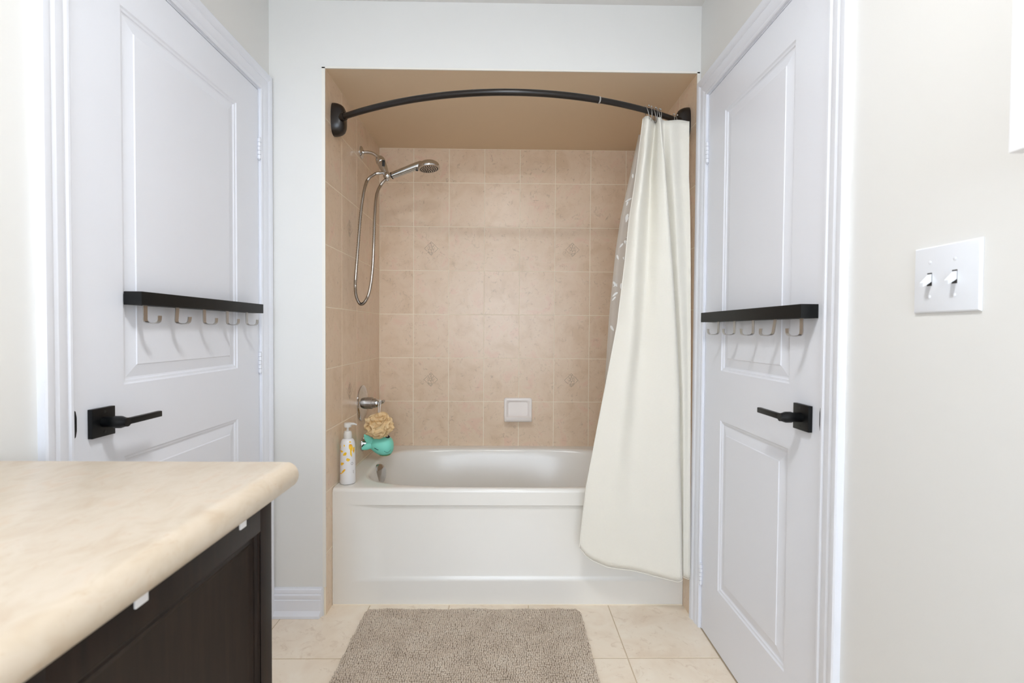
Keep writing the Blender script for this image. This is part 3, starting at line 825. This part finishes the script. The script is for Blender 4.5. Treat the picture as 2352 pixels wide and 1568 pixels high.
# ---- soap dish on the back wall
sd = empty('soap_dish', (0.0765, YB, 0.645), 'white ceramic soap dish on the tiled back wall', 'soap dish')
def rrect(cx, cz, hw, hh, r_, y, n=6):
    pts = []
    for sx_, sz_, a0 in ((1, 1, 0), (-1, 1, 90), (-1, -1, 180), (1, -1, 270)):
        for k in range(n + 1):
            t = math.radians(a0 + 90 * k / n)
            pts.append((cx + sx_ * (hw - r_) + r_ * math.cos(t), y, cz + sz_ * (hh - r_) + r_ * math.sin(t)))
    return pts
cx, cz = 0.0765, 0.7165
MB().loft([rrect(cx, cz, .082, .0705, .014, YB - 0.0005), rrect(cx, cz, .082, .0705, .014, YB - 0.010), rrect(cx, cz, .078, .0665, .014, YB - 0.0155), rrect(cx, cz, .068, .0565, .010, YB - 0.0160),
           rrect(cx, cz + .004, .062, .046, .012, YB - 0.010), rrect(cx, cz + .004, .056, .040, .012, YB - 0.004)], True, True, True).obj('back_plate', 'ceramic', sd, ang=35)
def tray(y, zl, zh, hw): return [(cx - hw, y, zl), (cx + hw, y, zl), (cx + hw, y, zh), (cx - hw, y, zh)]
rg = []
for k in range(9):
    t = math.radians(-90 + 180 * k / 8)
    hw_ = 0.080
prof = [(-0.012, -0.060), (-0.030, -0.066), (-0.052, -0.062), (-0.062, -0.050), (-0.063, -0.036), (-0.059, -0.033), (-0.055, -0.038), (-0.052, -0.048), (-0.030, -0.054), (-0.012, -0.052)]
rings = []
for x_, s in ((-0.0800, 0.80), (-0.0785, 0.92), (-0.074, 0.98), (-0.066, 1.0), (0.066, 1.0), (0.074, 0.98), (0.0785, 0.92), (0.0800, 0.80)):
    rings.append([(cx + x_, YB + dy * s, cz + dz) for dy, dz in prof])
MB().loft(rings, True, True, True).obj('tray', 'ceramic', sd, ang=40)

# ================================================================ shower curtain
HZ = [2.041, 1.811, 1.637, 1.462, 1.199, 0.934, 0.757, 0.49, 0.204]
KX = [
    [.551, .522, .496, .481, .452, .406, .376, .333, .307],
    [.569, .540, .522, .514, .503, .478, .461, .443, .424],
    [.606, .587, .579, .571, .559, .540, .530, .520, .510],
    [.609, .604, .608, .612, .618, .621, .622, .624, .625],
    [.614, .626, .639, .654, .674, .689, .692, .700, .710],
    [.636, .649, .664, .679, .700, .716, .718, .728, .734],
    [.662, .672, .685, .696, .713, .724, .730, .735, .740],
    [.709, .713, .722, .730, .741, .748, .751, .754, .756],
    [.744, .740, .746, .750, .754, .757, .760, .763, .765]]
KD = [0.000, .036, -.034, .020, .036, -.030, .010, -.012, .0]
KD_BOT = [-.004, .014, .008, .016, .026, -.014, -.006, -.002, -.006]
bx_ = [.29, .313, .335, .36, .42, .52, .60, .66, .70, .717, .77]
bz_ = [.310, .293, .268, .252, .229, .2126, .196, .184, .177, .180, .169]
NU, NV = 14, 90
cv, cf, cuv = [], [], []
for j in range(NV + 1):
    s = j / NV; z = HZ[0] + s * (HZ[-1] - HZ[0])
    zz = [-h for h in HZ]
    kp = []
    for k in range(9):
        xk = interp(-z, zz, KX[k])
        tb_ = s ** 0.8
        dk = (KD[k] * (1 - tb_) + KD_BOT[k] * tb_) * (0.55 + 0.65 * min(1.0, s / 0.10))
        yb_ = 2.02 - 0.02 * min(1, s * 6) + (0.012 if k >= 6 else 0) * (1 - s)
        kp.append((xk, yb_ - dk, 0))
    # sharp overlap between knots 4 and 5, smooth elsewhere
    row = catmull(kp, NU)
    arc = 0.0
    for i, p in enumerate(row):
        if i: arc += (Vector(row[i]) - Vector(row[i - 1])).length
        zb_ = interp(p.x, bx_, bz_)
        top = HZ[0] + 0.004 * math.sin(i * 0.21)
        zfin = top + s * ((zb_ if s > 0 else zb_) - top)
        wr = 0.0016 * math.sin(i * 0.35 + 9 * s) * s
        cv.append((p.x, p.y + wr, zfin)); cuv.append((arc, s * 1.85))
M_ = 8 * NU + 1
for j in range(NV):
    for i in range(M_ - 1):
        a = j * M_ + i; cf.append((a, a + 1, a + M_ + 1, a + M_))
me = bpy.data.meshes.new('curtain_cloth'); me.from_pydata(cv, [], cf)
uvl = me.uv_layers.new(name='UVMap')
for lp in me.loops: uvl.data[lp.index].uv = cuv[lp.vertex_index]
sc_ = empty('shower_curtain', (0.62, 2.0, 0.17), 'cream waffle weave shower curtain bunched at the right', 'curtain')
cl = link('curtain_cloth', me, 'curtain', sc_, True)
sol = cl.modifiers.new('thickness', 'SOLIDIFY'); sol.thickness = 0.0016; sol.offset = 0
# hems: flat doubled bands at the bottom and the free edge
hb = MB()
rowb = [Vector(cv[(NV - 2) * M_ + i]) for i in range(M_)]
hem = MB().tube([(p.x, p.y - 0.0006, p.z - 0.004) for p in [Vector(cv[NV * M_ + i]) for i in range(M_)]], 0.0014, 6)
hem.obj('bottom_hem', 'curtain', sc_, ang=60)
MB().tube([cv[j * M_] for j in range(NV + 1)], 0.0021, 6).obj('side_hem', 'curtain', sc_, ang=60)

# translucent liner hanging inside the tub
ln_ = empty('curtain_liner', (0.6, 2.19, 0.30), 'translucent leaf print liner behind the cream shower curtain', 'curtain liner')
lz = [2.035, 1.98, 1.87, 1.68, 1.53, 1.26, 1.00, 0.60, 0.44]
lxe = [.573, .562, .541, .503, .484, .463, .452, .450, .450]
LY = 2.165
lv_, lf_ = [], []
NLU, NLV = 60, 50
def liner_pt(u, z):
    x0 = interp(-z, [-q for q in lz], lxe)
    y = LY + 0.085 * min(1.0, max(0.0, (2.0 - z) / 1.4))
    x = x0 + (interp(z, [0.60, 1.2], [0.54, 0.735]) - x0) * u
    amp = (0.004 + 0.016 * min(1, u * 3)) * min(1.0, z / 1.2)
    return Vector((x, y + amp * math.sin(u * 26 + 0.6), z))
for j in range(NLV + 1):
    z = lz[0] + (lz[-1] - lz[0]) * j / NLV
    for i in range(NLU + 1): lv_.append(tuple(liner_pt(i / NLU, z)))
for j in range(NLV):
    for i in range(NLU):
        a = j * (NLU + 1) + i; lf_.append((a, a + 1, a + NLU + 2, a + NLU + 1))
me = bpy.data.meshes.new('liner_sheet'); me.from_pydata(lv_, [], lf_)
link('liner_sheet', me, 'liner', ln_, True)
rnd = random.Random(11)
for (zc, n_) in ((1.93, 2), (1.84, 3), (1.77, 2), (1.66, 2), (1.575, 4), (1.50, 2), (1.40, 3), (1.33, 2), (1.20, 2)):
    for k in range(n_):
        c0 = Vector((rnd.uniform(0.010, 0.045), 0, zc + rnd.uniform(-.03, .03)))
        an = rnd.uniform(0.5, 2.4); L_ = rnd.uniform(.010, .017); W_ = L_ * .34
        ring = []
        for q in range(12):
            t = 2 * math.pi * q / 12
            ex, ez = L_ * math.cos(t), W_ * math.sin(t) * (1 + .3 * math.cos(t))
            px, pz = c0.x + ex * math.cos(an) - ez * math.sin(an), c0.z + ex * math.sin(an) + ez * math.cos(an)
            x0 = interp(-pz, [-v for v in lz], lxe)
            p = liner_pt(max(0.0, px) / (interp(pz, [0.60, 1.2], [0.54, 0.735]) - x0), pz); ring.append((p.x, p.y - 0.0008, p.z))
        MB().quad(*ring).obj('printed_leaf', 'leaf_print', ln_, recalc=False)

# curtain rings on the rod
ring_x = [0.562, 0.580, 0.596, 0.606, 0.617, 0.626, 0.694, 0.708]
ring_lab = ['leftmost wire curtain ring on the dark rod', 'second wire curtain ring from the left on the rod', 'third wire curtain ring from the left on the rod', 'fourth wire curtain ring from the left on the rod',
            'fifth wire curtain ring from the left on the rod', 'sixth wire curtain ring from the left on the rod', 'second last wire curtain ring, near the right flange', 'wire curtain ring nearest the right flange of the rod']
for k, x in enumerate(ring_x):
    y = rod_y(x); tl = [-.25, .1, -.15, .2, -.1, .15, .1, -.1][k]
    r_ = empty('curtain_ring', (x, y, ZR - 0.02), ring_lab[k], 'curtain ring', 'wire rings carrying the shower curtain')
    rp = []
    for q in range(21):
        t = math.radians(-250 + 330 * q / 20)
        hz_ = 0.0285 * math.sin(t); rp.append((x + tl * 0.02 * math.sin(t) - 0.004 * math.sin(t), y + 0.0165 * math.cos(t), ZR - 0.0095 + hz_))
    MB().tube(rp, 0.0013, 8).obj('wire', 'nickel', r_, ang=60)
    top = (rp[12][0], y - 0.004, ZR + 0.0185)
    MB().lathe([(0, -0.0042), (0.003, -0.003), (0.0042, 0), (0.003, 0.003), (0, 0.0042)], top, (0, 0, 1), 12).obj('bead', 'nickel', r_, ang=80)

# ================================================================ hook rails on the doors
def hook_rail(X, nx, ya, yb, zb, zt, hooks, tilt, label):
    r_ = empty('hook_rail', (X, (ya + yb) / 2, zb), label, 'hook rail', 'hook rails on the doors')
    MB().box(X + nx * 0.0006, X + nx * 0.045, ya, yb, zb, zt, 0.0008).obj('bar', 'rail_black', r_, ang=30)
    W_ = 0.0145; th = 0.0022
    xa = 0.026
    path = [(xa, 0.0), (xa, -.036), (xa + .0015, -.0415), (xa + .006, -.0445), (xa + .018, -.0460), (xa + .030, -.0450), (xa + .0350, -.0410), (xa + .0365, -.036), (xa + .0370, -.026)]
    for k, y in enumerate(hooks):
        ring = []
        n_ = len(path)
        for i, (px, pz) in enumerate(path):
            a = Vector(path[max(0, i - 1)]); c = Vector(path[min(n_ - 1, i + 1)]); t = (c - a).normalized(); nr = Vector((t.y, -t.x)) * th / 2
            q1 = Vector((px, pz)) + nr; q2 = Vector((px, pz)) - nr
            tl = tilt.get(k, 0.0)
            def W3(q, dy): return (X + nx * q.x, y + dy + tl * q.y, zb + q.y)
            ring.append([W3(q1, -W_ / 2), W3(q1, W_ / 2), W3(q2, W_ / 2), W3(q2, -W_ / 2)])
        MB().loft(ring, True, True, True).obj('hook', 'nickel', r_, ang=35)
    return r_
hook_rail(XL, 1, 1.2578, 1.8840, 1.2390, 1.2725, [1.2960 + 0.1262 * k for k in range(5)], {1: 0.12}, 'black hook rail with five metal hooks on left door')
hook_rail(XR, -1, 1.2385, 1.8770, 1.2170, 1.2525, [1.2660 + 0.1245 * k for k in range(5)], {1: -0.30}, 'black hook rail with five metal hooks on right door')

# ================================================================ light switch
sw = empty('light_switch', (XR, 0.876, 1.22), 'white double toggle light switch on the right wall', 'light switch')
sy0, sy1, sz0, sz1 = 0.8095, 0.9430, 1.2188, 1.3403
def srect(i, t_): return [(XR - t_, sy0 + i, sz0 + i), (XR - t_, sy1 - i, sz0 + i), (XR - t_, sy1 - i, sz1 - i), (XR - t_, sy0 + i, sz1 - i)]
MB().loft([srect(0, 0.0003), srect(0.0002, 0.0025), srect(0.0025, 0.0052), srect(0.0060, 0.0062)], True, False, True).obj('cover_plate', 'switch', sw, ang=25)
for yc in (0.9065, 0.8555):
    slot = MB().box(XR - 0.0064, XR - 0.0060, yc - 0.0052, yc + 0.0052, 1.2680, 1.2920).obj('toggle_slot_shade', 'gap', sw)  # flat dark patch painted as the shade inside the slot
    tg = MB()
    tg.loft([[(XR - 0.0064, yc - .0046, 1.2755), (XR - 0.0064, yc + .0046, 1.2755), (XR - 0.0064, yc + .0046, 1.2895), (XR - 0.0064, yc - .0046, 1.2895)],
             [(XR - 0.0120, yc - .0044, 1.2715), (XR - 0.0120, yc + .0044, 1.2715), (XR - 0.0120, yc + .0044, 1.2835), (XR - 0.0120, yc - .0044, 1.2835)],
             [(XR - 0.0215, yc - .0040, 1.2660), (XR - 0.0215, yc + .0040, 1.2660), (XR - 0.0215, yc + .0040, 1.2735), (XR - 0.0215, yc - .0040, 1.2735)]], True, False, True)
    tg.obj('toggle', 'switch', sw, ang=30)
    for zc in (1.3110, 1.2480):
        MB().lathe([(0.0034, 0), (0.0034, 0.0006), (0.0022, 0.0011), (0, 0.0012)], (XR - 0.0061, yc, zc), (-1, 0, 0), 12).obj('screw', 'switch', sw, ang=40)

# ================================================================ wall cabinet at the right edge
wc = empty('wall_cabinet', (XR, 0.40, 1.4204), 'white wall cabinet at the upper right photo edge', 'cabinet')
MB().box(XR - 0.0005, XR - 0.100, 0.140, 0.6571, 1.4204, 2.05, 0.001).obj('cabinet_box', 'plastic', wc)
MB().box(XR - 0.1015, XR - 0.120, 0.140, 0.6571, 1.4204, 2.05, 0.0015).obj('cabinet_door', 'plastic', wc)

# ================================================================ vanity
CFX, CY1 = -0.420, 0.895           # cabinet front plane and far end
VY0 = -0.62
va = empty('vanity_cabinet', (-0.68, 0.15, 0), 'dark espresso vanity cabinet at lower left', 'vanity cabinet')
MB().box(XL + 0.001, CFX - 0.020, VY0, CY1, 0.10, 0.893).obj('carcass', 'wood', va)
MB().box(XL + 0.001, CFX - 0.075, VY0, CY1 - 0.01, 0.0, 0.10).obj('toe_kick', 'wood', va)
def cab_door(y0, y1):
    z0, z1 = 0.115, 0.8870
    x1 = CFX; sw_ = 0.040; tr = 0.0555
    d = MB()
    X0 = CFX - 0.0195
    d.box(X0, x1, y0, y0 + sw_, z0, z1, 0.001); d.box(X0, x1, y1 - sw_, y1, z0, z1, 0.001)
    d.box(X0, x1, y0 + sw_, y1 - sw_, z1 - tr, z1, 0.001); d.box(X0, x1, y0 + sw_, y1 - sw_, z0, z0 + tr, 0.001)
    dd = d.obj('cabinet_door', 'wood', va, ang=30)
    iy0, iy1, iz0, iz1 = y0 + sw_, y1 - sw_, z0 + tr, z1 - tr
    def rc(i, t_): return [(x1 - t_, iy0 + i, iz0 + i), (x1 - t_, iy1 - i, iz0 + i), (x1 - t_, iy1 - i, iz1 - i), (x1 - t_, iy0 + i, iz1 - i)]
    MB().loft([rc(0, .002), rc(.004, .0045), rc(.006, .0085), rc(.012, .0075), rc(.016, .0100), rc(.022, .0125)], True, False, True).obj('door_panel', 'wood', dd, ang=25)
cab_door(0.4150, CY1 - 0.0005); cab_door(-0.080, 0.4110); cab_door(-0.600, -0.084)

ct = empty('countertop', (-0.66, 0.15, 0.893), 'cream laminate vanity countertop with rounded edge', 'countertop')
zt, zb_ = 0.9410, 0.8935
rr_ = (zt - zb_) / 2
prof = [(XL + 0.001, zb_), (-0.400, zb_)]
for k in range(1, 12):
    t = math.radians(-90 + 180 * k / 12); prof.append((-0.3955 + rr_ * math.cos(t), (zt + zb_) / 2 + rr_ * math.sin(t)))
prof += [(-0.400, zt), (XL + 0.001, zt)]
def cprof(y, i):
    out = []
    for x, z in prof:
        out.append((x - (i if x > -0.9 else 0), y, min(max(z, zb_ + i), zt - i)))
    return out
MB().loft([cprof(VY0, 0), cprof(0.8965, 0), cprof(0.8990, 0.0010), cprof(0.9000, 0.0030)], True, True, True).obj('slab', 'counter', ct, ang=35)

# white tabs hooked over the vanity door
for (y0, y1, lab) in ((0.7725, 0.7905, 'small white plastic tab near the far vanity corner'), (0.5530, 0.5730, 'small white plastic tab on the nearer vanity door edge')):
    t = empty('door_tab', (CFX, (y0 + y1) / 2, 0.868), lab, 'door tab', 'white tabs hooked over the vanity door')
    MB().box(CFX + 0.0065, CFX + 0.0095, y0, y1, 0.8665, 0.8925, 0.001).obj('tab_face', 'plastic', t, ang=40)
    MB().box(CFX + 0.0004, CFX + 0.0065, y0 - 0.001, y1 + 0.003, 0.8745, 0.8925, 0.0005).obj('tab_pad', 'rubber', t)

# ================================================================ bath mat
mt = empty('bath_mat', (-0.13, 1.77, 0), 'taupe chenille bath mat on the beige floor', 'bath mat')
mx0, mx1, my0, my1 = -0.575, 0.322, 1.460, 2.064
def mat_ring(i, z, r_=0.030):
    pts = []
    for cx_, cy_, a0 in ((mx1 - r_, my1 - r_, 0), (mx0 + r_, my1 - r_, 90), (mx0 + r_, my0 + r_, 180), (mx1 - r_, my0 + r_, 270)):
        for k in range(7):
            t = math.radians(a0 + 15 * k); pts.append((cx_ + (r_ - i) * math.cos(t), cy_ + (r_ - i) * math.sin(t), z))
    return pts
MB().loft([mat_ring(0, 0.0006), mat_ring(0, 0.006), mat_ring(0.003, 0.0085), mat_ring(0.006, 0.009)], True, True, True).obj('backing', 'mat_base', mt, ang=40)
# chenille loops: thousands of small domes
pv, pf = [], []
rnd = random.Random(5)
NB = 6
dx_, dy_ = 0.0080, 0.0094
ny = int((my1 - my0) / dy_); nx_ = int((mx1 - mx0) / dx_)
for j in range(ny):
    for i in range(nx_):
        x = mx0 + (i + 0.5 + 0.25 * (j % 2)) * dx_ + rnd.uniform(-.0011, .0011)
        y = my0 + (j + 0.5) * dy_ + rnd.uniform(-.0013, .0013)
        x += 0.0022 * math.sin(y * 60 + math.sin(x * 17) * 2); y += 0.0026 * math.sin(x * 34 + math.sin(y * 23) * 2)
        ex = max(mx0 + .030 - x, x - (mx1 - .030), 0); ey = max(my0 + .030 - y, y - (my1 - .030), 0)
        if math.hypot(ex, ey) > 0.0285: continue
        h = 0.0140 + rnd.uniform(-.0014, .0014) + 0.0018 * math.sin(x * 21 + 1.3) * math.sin(y * 27)
        rx, ry = 0.0042 * rnd.uniform(.88, 1.12), 0.0046 * rnd.uniform(.85, 1.15)
        lx, ly = rnd.uniform(-.0014, .0014), rnd.uniform(-.0016, .0012)
        n0 = len(pv)
        for (s, zz_) in ((1.0, 0.0075), (1.05, 0.0075 + (h - .0075) * .55), (0.66, 0.0075 + (h - .0075) * .90)):
            f_ = (zz_ - .0075) / (h - .0075)
            for k in range(NB):
                t = 2 * math.pi * k / NB
                pv.append((x + lx * f_ + rx * s * math.cos(t), y + ly * f_ + ry * s * math.sin(t), zz_))
        pv.append((x + lx, y + ly, h))
        for r_ in range(2):
            for k in range(NB):
                a = n0 + r_ * NB + k; b2 = n0 + r_ * NB + (k + 1) % NB
                pf.append((a, b2, b2 + NB, a + NB))
        for k in range(NB): pf.append((n0 + 2 * NB + k, n0 + 2 * NB + (k + 1) % NB, n0 + 3 * NB))
me = bpy.data.meshes.new('pile'); me.from_pydata(pv, [], pf)
pile = link('pile', me, 'mat_pile', mt, True); pile['kind'] = 'stuff'

# ================================================================ ceiling lamp (lights the room, above the frame)
lp = empty('ceiling_lamp', (-0.02, 0.56, ZC), 'round flush ceiling lamp above the picture', 'ceiling lamp')
LX, LYY = -0.02, 0.56
MB().lathe([(0.150, 0.0), (0.150, 0.030), (0.147, 0.034), (0.140, 0.034), (0.140, 0.024), (0.0, 0.024)], (LX, LYY, ZC - 0.0005), (0, 0, -1), 40).obj('lamp_base', 'nickel', lp, ang=35)
MB().lathe([(0.138, 0.026), (0.138, 0.0300), (0.120, 0.0345), (0.060, 0.0375), (0.0, 0.0385)], (LX, LYY, ZC), (0, 0, -1), 40).obj('lamp_shade', 'lamp', lp, ang=60)
